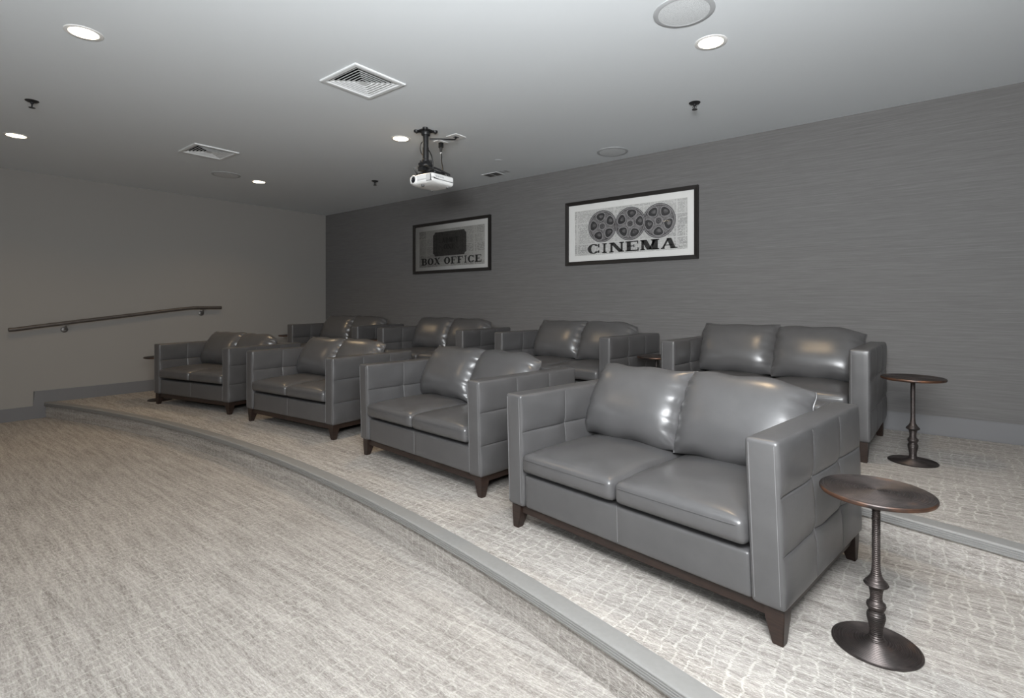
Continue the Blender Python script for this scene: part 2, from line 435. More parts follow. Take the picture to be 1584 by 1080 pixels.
def baseboard(name, poly, axis, pos, thick):
    """poly in (along, z), extruded off the wall, its top edge rounded over"""
    bm = bmesh.new()
    def P(a, z, d): return (a, pos+d, z) if axis == 'x' else (pos+d, a, z)
    A = [bm.verts.new(P(a, z, thick)) for a, z in poly]; B = [bm.verts.new(P(a, z, 0)) for a, z in poly]
    f = bm.faces.new(A)
    n = len(poly)
    for i in range(n): bm.faces.new((A[i], A[(i+1)%n], B[(i+1)%n], B[i]))
    bmesh.ops.bevel(bm, geom=[e for e in f.edges], offset=abs(thick)*0.5, segments=2, affect='EDGES')
    bmesh.ops.triangulate(bm, faces=[q for q in bm.faces if len(q.verts) > 4])
    structure(from_bm(name, bm, M_BASE))
BH = 0.138
baseboard('baseboard_back', [(XL+.012, T2), (XR, T2), (XR, T2+BH), (XL+.012, T2+BH)], 'x', YB, -0.010)
baseboard('baseboard_left', [(YF, 0), (1.34, 0), (YB, 0), (YB, T2+BH), (2.66, T2+BH), (2.66, T1+BH), (1.207, T1+BH), (1.207, BH), (YF, BH)], 'y', XL, 0.010)

# ------------------------------------------------------------------ loveseats
W, D, H, AW, ZB = 1.295, 0.89, 0.667, 0.108, 0.122
SEAM_Z = (0.487, 0.299); SEAM_Y = (0.31, 0.61)
def sofa_warp(lean, tuck):
    """the near sofas stand a little skewed: their front leans and the arms draw in towards the top"""
    def f(p):
        k = p.z / H
        return Vector((p.x - math.copysign(min(1, abs(p.x)/0.5), p.x)*tuck*k, p.y - lean*k*(1 - p.y/D), p.z))
    return f

def arm_disp(side, rnd):
    """upholstery panels puff out between the horizontal and vertical seams"""
    ph = rnd.uniform(0, 6)
    def bow(t, L, p, q):
        for a, b in zip(L[:-1], L[1:]):
            if a <= t <= b:
                u = (t-a)/(b-a); return max(0.0, 1 - abs(2*u-1)**p)**q
        return 0.0
    zs = sorted([ZB] + list(SEAM_Z) + [H]); ys = [0.0] + list(SEAM_Y) + [D]
    def d(q, n):
        if abs(n.x) < 0.9: return Vector((0, 0, 0))
        s = math.copysign(1, n.x)
        w_ = 0.0020*math.sin(q.y*21 + ph)*math.sin(q.z*17 + ph*2)
        # creases fan out near the seam crossings
        for yy in SEAM_Y:
            for zz in SEAM_Z:
                r2 = (q.y-yy)**2 + (q.z-zz)**2
                w_ -= 0.0035*math.exp(-r2/0.0012)
        edge = min(1, (q.y)/0.03, (D-q.y)/0.03, (H-q.z)/0.03, (q.z-ZB)/0.03)
        return Vector((s*max(0, edge)*(0.012*bow(q.z, zs, 3.5, 0.45)*(0.55+0.45*bow(q.y, ys, 3.0, 0.6)) + 0.0035*bow(q.y, ys, 8.0, 0.5) - 0.009 + w_), 0, 0))
    return d

def pillow(bm, cx, w2, y0, z0, y1, z1, T, rnd, sag=0.0, droop=0.0):
    """plump knife-edged back cushion leaning from (y0,z0) to (y1,z1)"""
    nu, nv = 56, 44
    ax = Vector((1, 0, 0)); up = Vector((0, y1-y0, z1-z0)); hl = up.length/2; up.normalize(); nf = ax.cross(up)   # nf points to the front
    if nf.y > 0: nf = -nf
    cen = Vector((cx, (y0+y1)/2, (z0+z1)/2))
    f1, f2, p1, p2 = rnd.uniform(15, 19), rnd.uniform(24, 30), rnd.uniform(0, 6), rnd.uniform(0, 6)
    def surf(u, v, s):
        e = 0.016
        t = T*(1-abs(u)**3.6)**0.60*(1-abs(v)**2.7)**0.60*(1.0 - 0.10*v)
        cr = math.exp(-((1-abs(u))/0.19)**2)*min(1, (1-abs(u))*16+0.1)*(1-abs(v)**6)
        fold = lambda x: 1-abs(math.sin(x))**0.55
        wr = -cr*(0.017*fold(v*f1*0.55+p1+abs(u)*1.3) + 0.006*fold(v*f2*0.6+p2-abs(u)*2.0))
        crt = math.exp(-((1-v)/0.16)**2)*(1-abs(u)**6)*min(1, (1-v)*12)
        wr -= crt*0.004*fold(u*7+p2+v*2)
        # outline: slightly soft corners, top edge sagging in the middle
        uu = u*(w2 + 0.012*(1-v*v)*1.0); vv = v*(hl - sag*(1-u*u) if v > 0 else hl)
        uu += 0.006*math.sin(v*9+p1)*abs(u)**8; vv += 0.006*math.sin(u*7+p2)*abs(v)**8
        if droop and u*droop > 0: vv -= 0.045*(abs(u)**3)*(v > 0)*v
        off = (t + wr + e*(1-abs(u)**14)*(1-abs(v)**14)) if s > 0 else -(t*0.75 + e*(1-abs(u)**14)*(1-abs(v)**14))
        return cen + ax*uu + up*vv + nf*off
    def par(k, n):
        t = 2*k/n - 1
        return math.copysign(1-(1-abs(t))**1.6, t)
    U = [par(k, nu) for k in range(nu+1)]; V = [par(k, nv) for k in range(nv+1)]
    front = [[bm.verts.new(surf(u, v, 1)) for v in V] for u in U]
    back = [[front[i][j] if i in (0, nu) or j in (0, nv) else bm.verts.new(surf(U[i], V[j], -1)) for j in range(nv+1)] for i in range(nu+1)]
    for i in range(nu):
        for j in range(nv):
            bm.faces.new((front[i][j], front[i+1][j], front[i+1][j+1], front[i][j+1]))
            bm.faces.new((back[i][j], back[i][j+1], back[i+1][j+1], back[i+1][j]))
    return [surf(U[-1], v, 1) for v in V], [surf(U[0], v, 1) for v in V]

def warp_bm(bm, wf):
    for v in bm.verts: v.co = wf(v.co)

def make_loveseat(label, loc, rz, lean=0.0, tuck=0.0, seed=1):
    rnd = random.Random(seed); wf = sofa_warp(lean, tuck)
    t = thing('loveseat', label, 'sofa', loc, R(rz), 'grey leather loveseats in two curved rows')
    # wooden plinth rail
    bm = bmesh.new()
    i = 0.026
    bm_box(bm, -W/2+i, W/2-i, i, i+0.028, 0.082, ZB+0.003); bm_box(bm, -W/2+i, W/2-i, D-i-0.028, D-i, 0.082, ZB+0.003)
    bm_box(bm, -W/2+i, -W/2+i+0.028, i+0.028, D-i-0.028, 0.082, ZB+0.003); bm_box(bm, W/2-i-0.028, W/2-i, i+0.028, D-i-0.028, 0.082, ZB+0.003)
    i = 0.014
    from_bm('base_rail', bm, M_WOOD, t, smooth=False)
    # tapered corner legs
    for sx in (-1, 1):
        for sy in (0, 1):
            bm = bmesh.new()
            x1 = W/2-i+0.001; y1 = i-0.001 if sy == 0 else D-i+0.001; dy = 1 if sy == 0 else -1
            top, bot = 0.062, 0.034
            def ring(s, z, fw):
                ox, oy = x1-fw, y1+dy*fw
                return [bm.verts.new((sx*a, b, z)) for a, b in ((ox, oy), (ox-s, oy), (ox-s, oy+dy*s), (ox, oy+dy*s))]
            r2, r1, r0 = ring(top, ZB+0.004, 0), ring(top-0.002, 0.080, 0), ring(bot, 0.0, 0.004)
            for A, B in ((r0, r1), (r1, r2)):
                for k in range(4): bm.faces.new((A[k], A[(k+1)%4], B[(k+1)%4], B[k]))
            bm.faces.new(r0); bm.faces.new(r2)
            bmesh.ops.bevel(bm, geom=[e for e in bm.edges], offset=0.0022, segments=2, affect='EDGES')
            from_bm('leg', bm, M_WOOD, t)
    # arms
    for s in (-1, 1):
        x0, x1 = sorted((s*W/2, s*(W/2-AW)))
        bm = bmesh.new(); dsp = arm_disp(s, rnd)
        rounded_box(bm, (x0, 0, ZB), (x1, D, H), 0.015, (3, 36, 24), dsp, extra=((), SEAM_Y, SEAM_Z))
        warp_bm(bm, wf)
        arm = from_bm('arm', bm, M_LEATHER, t, angle=60)
        def seam(pts, arm=arm):
            sb = bmesh.new(); bm_tube(sb, [wf(Vector(p)) for p in pts], 0.0011, 5)
            from_bm('stitching', sb, M_THREAD, arm)
        for xx in (x0+0.014, x1-0.014):                               # double front welts
            seam([(xx, -0.0004, ZB+0.02 + (H-ZB-0.035)*k/20) for k in range(21)])
        for xs, nx in ((x0, -1), (x1, 1)):
            for ys in SEAM_Y:
                zlo = ZB+0.02 if nx == s else 0.42
                seam([(xs + dsp(Vector((xs, ys, z)), Vector((nx, 0, 0))).x, ys, z) for z in [zlo + (H-0.012-zlo)*k/24 for k in range(25)]])
    # base body under the seat, with the front panel
    xi = W/2 - AW - 0.001
    bm = bmesh.new()
    def fdisp(q, n):
        if n.y > -0.9: return Vector((0, 0, 0))
        u = abs(q.x); g = math.exp(-(q.x/0.006)**2)
        return Vector((0, 0.004*g, 0))
    rounded_box(bm, (-xi, 0.010, ZB), (xi, D-0.10, 0.279), 0.014, (60, 4, 4), fdisp)
    warp_bm(bm, wf)
    pan = from_bm('front_panel', bm, M_LEATHER, t, angle=60)
    bm = bmesh.new(); bm_tube(bm, [wf(Vector((0.0005, 0.0128, ZB+0.012+(0.15)*k/8))) for k in range(9)], 0.0011, 5)
    from_bm('stitching', bm, M_THREAD, pan)
    # back frame
    bm = bmesh.new()
    rounded_box(bm, (-xi, D-0.125, ZB), (xi, D, H-0.004), 0.018, (20, 3, 10))
    warp_bm(bm, wf)
    from_bm('backrest', bm, M_LEATHER, t, angle=60)
    bm = bmesh.new(); bm_box(bm, -W/2+0.05, W/2-0.05, 0.05, D-0.05, 0.110, 0.121)
    from_bm('underside', bm, M_LINING, t, smooth=False)
    # seat cushions
    for s in (-1, 1):
        a, b = sorted((s*0.0015, s*(xi-0.001)))
        y0, y1, z0, z1 = -0.012, 0.66, 0.296, 0.392
        bm = bmesh.new()
        ph = rnd.uniform(0, 6)
        def cdisp(q, n):
            u = (2*q.x-a-b)/(b-a); v = 2*(q.y-y0)/(y1-y0)-1
            k = max(0, 1-abs(u)**2.6)*max(0, 1-abs(v)**3.0)
            o = Vector((0, 0, 0))
            if n.z > 0.05: o.z += n.z*(0.034*k**0.8 + 0.0015*math.sin(q.x*23+ph)*math.sin(q.y*19))
            zz = (q.z-z0)/(z1-z0)
            if n.y < -0.2: o.y -= 0.010*max(0, 1-abs(u)**4)*max(0, 1-abs(2*zz-1)**2)
            # corners of a stuffed cushion pull in
            if q.z > (z0+z1)/2: o.z -= 0.010*abs(u)**10
            o.x -= math.copysign(0.006, u)*abs(u)**8*abs(v)**10
            if n.z < -0.3 and q.y < y0+0.06: o.z += 0.004*(1-(q.y-y0)/0.06)
            return o
        rounded_box(bm, (a, y0, z0), (b, y1, z1), 0.024, (22, 22, 5), cdisp)
        warp_bm(bm, wf)
        cu = from_bm('seat_cushion', bm, M_CUSHION, t, angle=80)
        bm = bmesh.new()                                              # welt along the front top edge
        bm_tube(bm, [wf(Vector((x, y0-0.0045-0.006*max(0, 1-abs((2*x-a-b)/(b-a))**4), 0.370))) for x in [a+0.03+(b-a-0.06)*k/20 for k in range(21)]], 0.0011, 5)
        from_bm('welt', bm, M_LEATHER, cu)
    # back cushions
    for s in (-1, 1):
        j = lambda k: rnd.uniform(-k, k)
        bm = bmesh.new()
        c = s*(xi/2 + 0.004)
        e1, e0 = pillow(bm, c, xi/2+0.010, 0.475+j(0.008), 0.412, 0.665+j(0.008), 0.772+j(0.006), 0.098, rnd, sag=0.004, droop=(1 if s > 0 else 0))
        warp_bm(bm, wf)
        pl = from_bm('back_cushion', bm, M_CUSHION, t, angle=80)
        for E_ in (e0, e1):
            bm = bmesh.new(); bm_tube(bm, [wf(p) for p in E_], 0.0032, 6)
            from_bm('piping', bm, M_LEATHER, pl)
    return t

SOFAS = [
 ('front row loveseat nearest the camera, beside the round bronze table', (-0.987, 1.917, T1), -8.36, 0.034, 0.014),
 ('front row loveseat directly left of the nearest one', (-2.607, 2.238, T1), -4.93, 0.018, 0.004),
 ('front row loveseat second from the handrail wall', (-4.392, 2.329, T1), 4.48, 0, 0),
 ('front row loveseat closest to the wall with the handrail', (-6.067, 2.160, T1), 11.43, 0, 0),
 ('back row loveseat nearest the open right side, beside a bronze pedestal table', (-0.908, 3.695, T2), -2.01, 0, 0),
 ('back row loveseat below the left half of the film reel picture', (-2.654, 3.817, T2), -3.15, 0, 0),
 ('back row loveseat below the ticket picture', (-4.400, 3.835, T2), 5.0, 0, 0),
 ('back row loveseat in the far corner of the room', (-6.185, 3.751, T2), 10.7, 0, 0),
]
for n, (lab, loc, rz, ln, tk) in enumerate(SOFAS):
    make_loveseat(lab, loc, rz, ln, tk, seed=11+n)

# ------------------------------------------------------------------ round bronze side tables
def make_table(label, loc, rz=0.0):
    t = thing('side_table', label, 'side table', loc, rz, 'round bronze side tables')
    # base: shallow ringed disc
    prof = [(0.1215, 0.0), (0.1235, 0.002), (0.1235, 0.0045), (0.1205, 0.0065)]
    N = 96
    for k in range(N+1):
        r = 0.1195 - (0.1195-0.030)*k/N
        z = 0.0065 + 0.0125*((0.1195-r)/0.09)**1.3 + 0.0017*math.sin(k*2*math.pi*12/N)
        prof.append((r, z))
    prof += [(0.027, 0.022)]
    bm = bmesh.new(); bm_lathe(bm, prof, 72); from_bm('base', bm, M_BRONZE, t, angle=50)
    # stem: turned bulbs below, plain coil-ribbed pole above
    key = [(0.028, 0.018), (0.023, 0.026), (0.0185, 0.036), (0.018, 0.052), (0.021, 0.068), (0.0255, 0.088), (0.0265, 0.098), (0.024, 0.106), (0.0205, 0.112),
           (0.0205, 0.116), (0.025, 0.122), (0.0275, 0.130), (0.0255, 0.138), (0.0185, 0.145), (0.0165, 0.155), (0.0175, 0.172), (0.0205, 0.186), (0.023, 0.190),
           (0.0335, 0.196), (0.0345, 0.200), (0.031, 0.206), (0.022, 0.216), (0.0155, 0.228), (0.0125, 0.245), (0.0115, 0.270), (0.0115, 0.488)]
    prof = []; z = key[0][1]
    while z < 0.488:
        for (ra, za), (rb, zb) in zip(key[:-1], key[1:]):
            if za <= z <= zb: r = ra + (rb-ra)*(z-za)/(zb-za); break
        prof.append((r + 0.0006*math.sin(2*math.pi*z/0.0062), z)); z += 0.0062/6
    bm = bmesh.new(); bm_lathe(bm, prof, 24); from_bm('stem', bm, M_BRONZE, t, angle=70)
    # ringed top with a coppery rim
    bm = bmesh.new()
    prof = [(0.02, 0.486), (0.150, 0.486), (0.156, 0.488), (0.1585, 0.492), (0.1585, 0.498), (0.1565, 0.5015)]
    bm_lathe(bm, prof, 96, cap1=False, mi=1)
    prof = [(0.1565, 0.5015), (0.153, 0.5030)]
    for k in range(161):
        r = 0.152*(1-k/161)
        prof.append((max(r, 0.001), 0.5028 + 0.0013*math.sin(k*2*math.pi*18/160)))
    bm_lathe(bm, prof, 96, cap0=False, mi=0)
    bmesh.ops.remove_doubles(bm, verts=bm.verts[:], dist=1e-6)
    from_bm('tabletop', bm, [M_BRONZE, M_BRONZE_EDGE], t, angle=50)
    return t
tab = make_table('round bronze pedestal table in the foreground, beside the nearest loveseat', (-0.130, 2.045, T1), 0.7)
for lab, loc, rz in [
    ('round bronze pedestal table on the upper tier by the bare wall', (-0.069, 3.895, T2), 2.1),
    ('small round table half hidden at the front row end by the handrail wall', (-6.935, 2.165, T1), 1.0),
    ('small round table peeking out beside the back row loveseat in the far corner', (-7.10, 3.83, T2), 3.0),
    ('small dark round table between the far corner loveseat and the loveseat below the ticket picture', (-5.27, 4.02, T2), 4.0),
    ('small dark round table between the two back row loveseats below the film reel picture', (-1.775, 4.16, T2), 5.0)]:
    copy_thing(tab, lab, loc, rz)

# ------------------------------------------------------------------ handrail on the left wall
rl = thing('handrail', 'bronze metal handrail sloping up along the left wall', 'handrail', (XL, 2.0, 1.1))
def rloc(p): return (p[0]-XL, p[1]-2.0, p[2]-1.1)
XRAIL = XL + 0.066
path = [(XRAIL, 1.005, 1.000), (XRAIL, 1.06, 1.004), (XRAIL, 1.12, 1.013), (XRAIL, 1.20, 1.0255), (XRAIL, 2.60, 1.2080), (XRAIL, 2.72, 1.2215), (XRAIL, 2.80, 1.2275), (XRAIL, 2.88, 1.2295), (XRAIL, 3.14, 1.2300)]
bm = bmesh.new(); bm_tube(bm, [rloc(p) for p in path], 0.0205, 20); from_bm('rail', bm, M_RAIL, rl, angle=50)
bm = bmesh.new(); bm_tube(bm, [rloc((XRAIL, 0.992, 0.9993)), rloc((XRAIL, 0.996, 0.9996)), rloc((XRAIL, 1.012, 1.0005))], [0.015, 0.021, 0.0215], 20); from_bm('end_cap', bm, M_RAIL, rl)
bm = bmesh.new(); bm_tube(bm, [rloc((XRAIL, 3.128, 1.230)), rloc((XRAIL, 3.146, 1.230)), rloc((XRAIL, 3.150, 1.230))], [0.0215, 0.021, 0.015], 20); from_bm('end_cap', bm, M_RAIL, rl)
for y, zr in ((1.470, 1.061), (2.915, 1.2300)):
    bm = bmesh.new()
    c = rloc((XL, y, zr-0.078))
    n = 24
    rings = [[bm.verts.new((c[0]+d, c[1]+r*math.cos(2*math.pi*k/n), c[2]+r*math.sin(2*math.pi*k/n))) for k in range(n)] for r, d in ((0.034, 0.001), (0.034, 0.006), (0.026, 0.011), (0.014, 0.013))]
    for A, B in zip(rings[:-1], rings[1:]):
        for k in range(n): bm.faces.new((A[k], A[(k+1)%n], B[(k+1)%n], B[k]))
    bm.faces.new(rings[-1]); bm.faces.new(rings[0][::-1])
    br = from_bm('bracket', bm, M_STEEL, rl, angle=40)
    bm = bmesh.new()
    bm_tube(bm, [(c[0]+0.010, c[1], c[2]), (c[0]+0.040, c[1], c[2]+0.002), (c[0]+0.060, c[1], c[2]+0.018), (c[0]+0.066, c[1], c[2]+0.050)], 0.0075, 12)
    bm_box(bm, c[0]+0.055, c[0]+0.077, c[1]-0.03, c[1]+0.03, c[2]+0.049, c[2]+0.057)
    from_bm('bracket_arm', bm, M_STEEL, br, angle=40)

# ------------------------------------------------------------------ lettering: slab-serif capitals from strokes
def glyph(ch, w):
    P = []
    def rect(x0, y0, x1, y1): P.append([(x0, y0), (x1, y0), (x1, y1), (x0, y1)])
    def bar(xa, ya, xb, yb, t): P.append([(xa-t/2, ya), (xa+t/2, ya), (xb+t/2, yb), (xb-t/2, yb)])
    S, hS, tk, th = 0.11, 0.10, 0.29*w/0.95, 0.13*w/0.95
    def ring(cx, a0, a1, rx, ry, ix, iy, cy=0.5):
        n = 28
        for k in range(n):
            u, v = R(a0+(a1-a0)*k/n), R(a0+(a1-a0)*(k+1)/n)
            P.append([(cx+ix*math.cos(u), cy+iy*math.sin(u)), (cx+rx*math.cos(u), cy+ry*math.sin(u)), (cx+rx*math.cos(v), cy+ry*math.sin(v)), (cx+ix*math.cos(v), cy+iy*math.sin(v))])
    def stem(x, t, ext=0.07):
        rect(x, 0, x+t, 1); rect(x-ext, 0, x+t+ext, S); rect(x-ext, 1-S, x+t+ext, 1)
    if ch == 'I': stem(w/2-tk/2, tk, 0.10)
    elif ch == 'C':
        ring(w/2, 38, 322, w/2, 0.51, w/2-tk, 0.41); rect(w*0.86, 0.62, w*0.97, 0.98); rect(w*0.86, 0.06, w*0.97, 0.30)
    elif ch == 'O': ring(w/2, 0, 360, w/2, 0.51, w/2-tk, 0.41)
    elif ch == 'N':
        stem(0.10, th, 0.10); stem(w-0.10-th, th, 0.10); bar(0.12+tk*0.3, 1, w-0.10-tk*0.35, 0, tk)
    elif ch == 'E' or ch == 'F':
        rect(0.10, 0, 0.10+tk, 1); rect(0, 1-S, w*0.95, 1); rect(0, 0, w*0.98 if ch == 'E' else 0.2+tk, S); rect(0.10, 0.46, w*0.66, 0.55)
        rect(w*0.87, 0.70, w*0.95, 1); rect(w*0.60, 0.36, w*0.67, 0.65)
        if ch == 'E': rect(w*0.90, 0, w*0.98, 0.32)
    elif ch == 'M':
        stem(0.08, th, 0.08); stem(w-0.10-tk, tk, 0.09); bar(0.10+tk*0.4, 1, w/2, 0.02, tk*0.95); bar(w-0.10-tk*0.5, 1, w/2, 0.02, th)
    elif ch == 'A':
        bar(0.12, 0, w/2-0.03, 1, th); bar(w-0.08-tk/2, 0, w/2, 1, tk); rect(w*0.22, 0.30, w*0.70, 0.38); rect(0, 0, 0.27, S); rect(w-tk-0.12, 0, w+0.04, S)
    elif ch == 'B':
        rect(0.10, 0, 0.10+tk, 1); rect(0, 1-S, w*0.6, 1); rect(0, 0, w*0.6, S); rect(0.1, 0.47, w*0.6, 0.55)
        ring(w*0.55, -90, 90, w*0.38, 0.265, w*0.38-tk*0.9, 0.18, 0.735); ring(w*0.55, -90, 90, w*0.45, 0.275, w*0.45-tk*0.95, 0.19, 0.275)
    elif ch == 'X':
        bar(0.06+tk*0.5, 1, w-0.06-tk*0.5, 0, tk); bar(w-0.16, 1, 0.16, 0, th)
        for x in (0, w-0.36):
            rect(x, 0, x+0.36, S); rect(x, 1-S, x+0.36, 1)
    elif ch == 'D':
        rect(0.08, 0, 0.08+tk, 1); rect(0, 1-S, w*0.5, 1); rect(0, 0, w*0.5, S); ring(w*0.45, -90, 90, w*0.53, 0.5, w*0.53-tk, 0.41)
    elif ch == 'T':
        stem(w/2-tk/2, tk, 0.09); rect(0, 1-S, w, 1); rect(0, 0.68, 0.09, 1); rect(w-0.09, 0.68, w, 1)
    return P
WID = dict(I=0.55, C=1.0, N=1.15, E=1.0, M=1.35, A=1.1, B=1.0, O=1.05, X=1.05, F=0.95, D=1.05, T=1.0)
def write_word(bm, text, x0, x1, z0, h, y, mi=0):
    tot = sum(0.55 if c == ' ' else WID[c]+0.10 for c in text); sx = (x1-x0)/tot; x = x0
    for c in text:
        if c == ' ': x += 0.55*sx; continue
        for poly in glyph(c, WID[c]):
            bm.faces.new([bm.verts.new((x+px*sx, y, z0+pz*h)) for px, pz in poly]).material_index = mi
        x += (WID[c]+0.10)*sx

def flat(bm, pts, y, mi=0): bm.faces.new([bm.verts.new((x, y, z)) for x, z in pts]).material_index = mi
def disc(bm, cx, cz, rx, rz_, y, mi=0, n=40): flat(bm, [(cx+rx*math.cos(2*math.pi*k/n), cz+rz_*math.sin(2*math.pi*k/n)) for k in range(n)], y, mi)
def ringf(bm, cx, cz, ro, ri, y, mi=0, n=48):
    for k in range(n):
        a, b = 2*math.pi*k/n, 2*math.pi*(k+1)/n
        flat(bm, [(cx+ri*math.cos(a), cz+ri*math.sin(a)), (cx+ro*math.cos(a), cz+ro*math.sin(a)), (cx+ro*math.cos(b), cz+ro*math.sin(b)), (cx+ri*math.cos(b), cz+ri*math.sin(b))], y, mi)

def framed(name_label, x0, x1, z0, z1, news, inner):
    t = thing('framed_picture', name_label, 'picture', (x0, YB-0.001, z0), 0, 'black framed pictures on the wallpapered wall')
    w, h = x1-x0, z1-z0; fw = 0.038; dp = 0.032
    bm = bmesh.new()
    a = [(0, 0), (w, 0), (w, h), (0, h)]; b = [(fw, fw), (w-fw, fw), (w-fw, h-fw), (fw, h-fw)]
    prof = [(0.0, 0.0), (0.0, -dp), (0.06, -dp-0.0), (0.80, -dp+0.006), (1.0, -dp+0.008), (1.0, -0.008)]
    rows = [[bm.verts.new((a[k][0]+(b[k][0]-a[k][0])*f, d, a[k][1]+(b[k][1]-a[k][1])*f)) for k in range(4)] for f, d in prof]
    for A, B in zip(rows[:-1], rows[1:]):
        for k in range(4): bm.faces.new((A[k], A[(k+1)%4], B[(k+1)%4], B[k]))
    from_bm('frame', bm, M_FRAME, t, smooth=False)
    bm = bmesh.new()                                                  # mat board with a window, on a thin backing
    ix0, ix1, iz0, iz1 = inner
    o4 = [(fw-.002, fw-.002), (w-fw+.002, fw-.002), (w-fw+.002, h-fw+.002), (fw-.002, h-fw+.002)]; i4 = [(ix0, iz0), (ix1, iz0), (ix1, iz1), (ix0, iz1)]
    rows = [[bm.verts.new((p[0], d, p[1])) for p in L] for L, d in ((o4, -0.008), (o4, -0.0145), (i4, -0.0145), ([(ix0+.002, iz0+.002), (ix1-.002, iz0+.002), (ix1-.002, iz1-.002), (ix0+.002, iz1-.002)], -0.012))]
    for A, B in zip(rows[:-1], rows[1:]):
        for k in range(4): bm.faces.new((A[k], A[(k+1)%4], B[(k+1)%4], B[k]))
    from_bm('mat_board', bm, M_MAT, t, smooth=False)
    bm = bmesh.new(); bm_box(bm, ix0-.01, ix1+.01, -0.012, -0.004, iz0-.01, iz1+.01)
    pr = from_bm('print', bm, news, t, smooth=False)
    bm = bmesh.new(); bm.faces.new([bm.verts.new(p) for p in ((fw-.002, -0.0195, fw-.002), (w-fw+.002, -0.0195, fw-.002), (w-fw+.002, -0.0195, h-fw+.002), (fw-.002, -0.0195, h-fw+.002))])
    from_bm('glass', bm, M_GLASS, t, smooth=False)
    return t, pr
Z0P, Z1P = 1.690, 2.366
t, pr = framed('framed picture of three film reels above the word CINEMA', -3.069, -1.638, Z0P, Z1P, M_NEWS, (0.108, 1.330, 0.098, 0.575))
for k, (cx, cz, r, a0) in enumerate(((0.441, 0.389, 0.165, 0.5), (0.752, 0.387, 0.1655, 0.15), (1.050, 0.387, 0.167, 0.9))):
    bm = bmesh.new(); y = -0.0124 - 0.0005*(2-k if k else 0.2)
    disc(bm, cx, cz, r, r, y, 0, 64); ringf(bm, cx, cz, r, r*0.965, y-0.00005, 2); ringf(bm, cx, cz, r*0.955, r*0.925, y-0.00005, 1); ringf(bm, cx, cz, r*0.88, r*0.865, y-0.00005, 2)
    for j in range(5):
        a = a0 + j*2*math.pi/5; px, pz = cx+r*0.60*math.cos(a), cz+r*0.60*math.sin(a)
        n = 28; ca, sa = math.cos(a), math.sin(a)
        def egg(s): 
            L = []
            for q in range(n):
                u = 2*math.pi*q/n; e = r*0.25*s*math.cos(u); f = r*0.285*s*math.sin(u)*(1+0.35*math.cos(u))
                L.append((px+e*ca-f*sa, pz+e*sa+f*ca))
            return L
        flat(bm, egg(1.14), y-0.00008, 1); flat(bm, egg(1.0), y-0.00012, 2)
        flat(bm, [(p[0]*0.55+px*0.45+0.006, p[1]*0.45+pz*0.55+0.004) for p in egg(0.9)], y-0.00016, 0)
        b = a + math.pi/5                                              # ribs between the openings
        for off in (-0.05, 0.05):
            q0, q1 = (cx+r*0.18*math.cos(b+off*4), cz+r*0.18*math.sin(b+off*4)), (cx+r*0.86*math.cos(b+off), cz+r*0.86*math.sin(b+off))
            nx, nz = -(q1[1]-q0[1]), q1[0]-q0[0]; L = math.hypot(nx, nz); nx, nz = nx/L*0.0016, nz/L*0.0016
            flat(bm, [(q0[0]-nx, q0[1]-nz), (q0[0]+nx, q0[1]+nz), (q1[0]+nx, q1[1]+nz), (q1[0]-nx, q1[1]-nz)], y-0.00010, 1)
    ringf(bm, cx, cz, r*0.24, r*0.21, y-0.00014, 1); ringf(bm, cx, cz, r*0.14, r*0.10, y-0.00014, 2); disc(bm, cx, cz, r*0.045, r*0.045, y-0.00016, 2)
    for f in bm.faces: f.normal_update()
    from_bm('film_reel', bm, [M_REEL, M_REEL_HI, M_REEL_DK], pr, smooth=False)
bm = bmesh.new(); write_word(bm, 'CINEMA', 0.268, 1.245, 0.112, 0.100, -0.01385); from_bm('lettering', bm, M_INK, pr, smooth=False)
t, pr = framed('framed picture of a dark admission ticket above the words BOX OFFICE', -5.560, -4.151, Z0P, Z1P, M_NEWS_B, (0.114, 1.312, 0.085, 0.575))
bm = bmesh.new()
x0, x1, z0, z1, c = 0.388, 1.000, 0.222, 0.540, 0.036
flat(bm, [(x0+c, z0), (x1-c, z0), (x1-c*0.7, z0+c*0.7), (x1, z0+c), (x1, z1-c), (x1-c*0.7, z1-c*0.7), (x1-c, z1), (x0+c, z1), (x0+c*0.7, z1-c*0.7), (x0, z1-c), (x0, z0+c), (x0+c*0.7, z0+c*0.7)], -0.0126)
tk = from_bm('ticket', bm, M_TICKET, pr, smooth=False)
bm = bmesh.new(); write_word(bm, 'ADMIT', 0.560, 0.860, 0.395, 0.062, -0.0129); write_word(bm, 'ONE', 0.590, 0.800, 0.308, 0.062, -0.0129)
flat(bm, [(0.925, 0.25), (0.93, 0.25), (0.93, 0.51), (0.925, 0.51)], -0.0129); flat(bm, [(0.455, 0.25), (0.46, 0.25), (0.46, 0.51), (0.455, 0.51)], -0.0129)
from_bm('lettering', bm, M_TICKET_DK, pr, smooth=False)
bm = bmesh.new(); write_word(bm, 'BOX OFFICE', 0.160, 1.270, 0.113, 0.090, -0.0130); from_bm('lettering', bm, M_INK, pr, smooth=False)

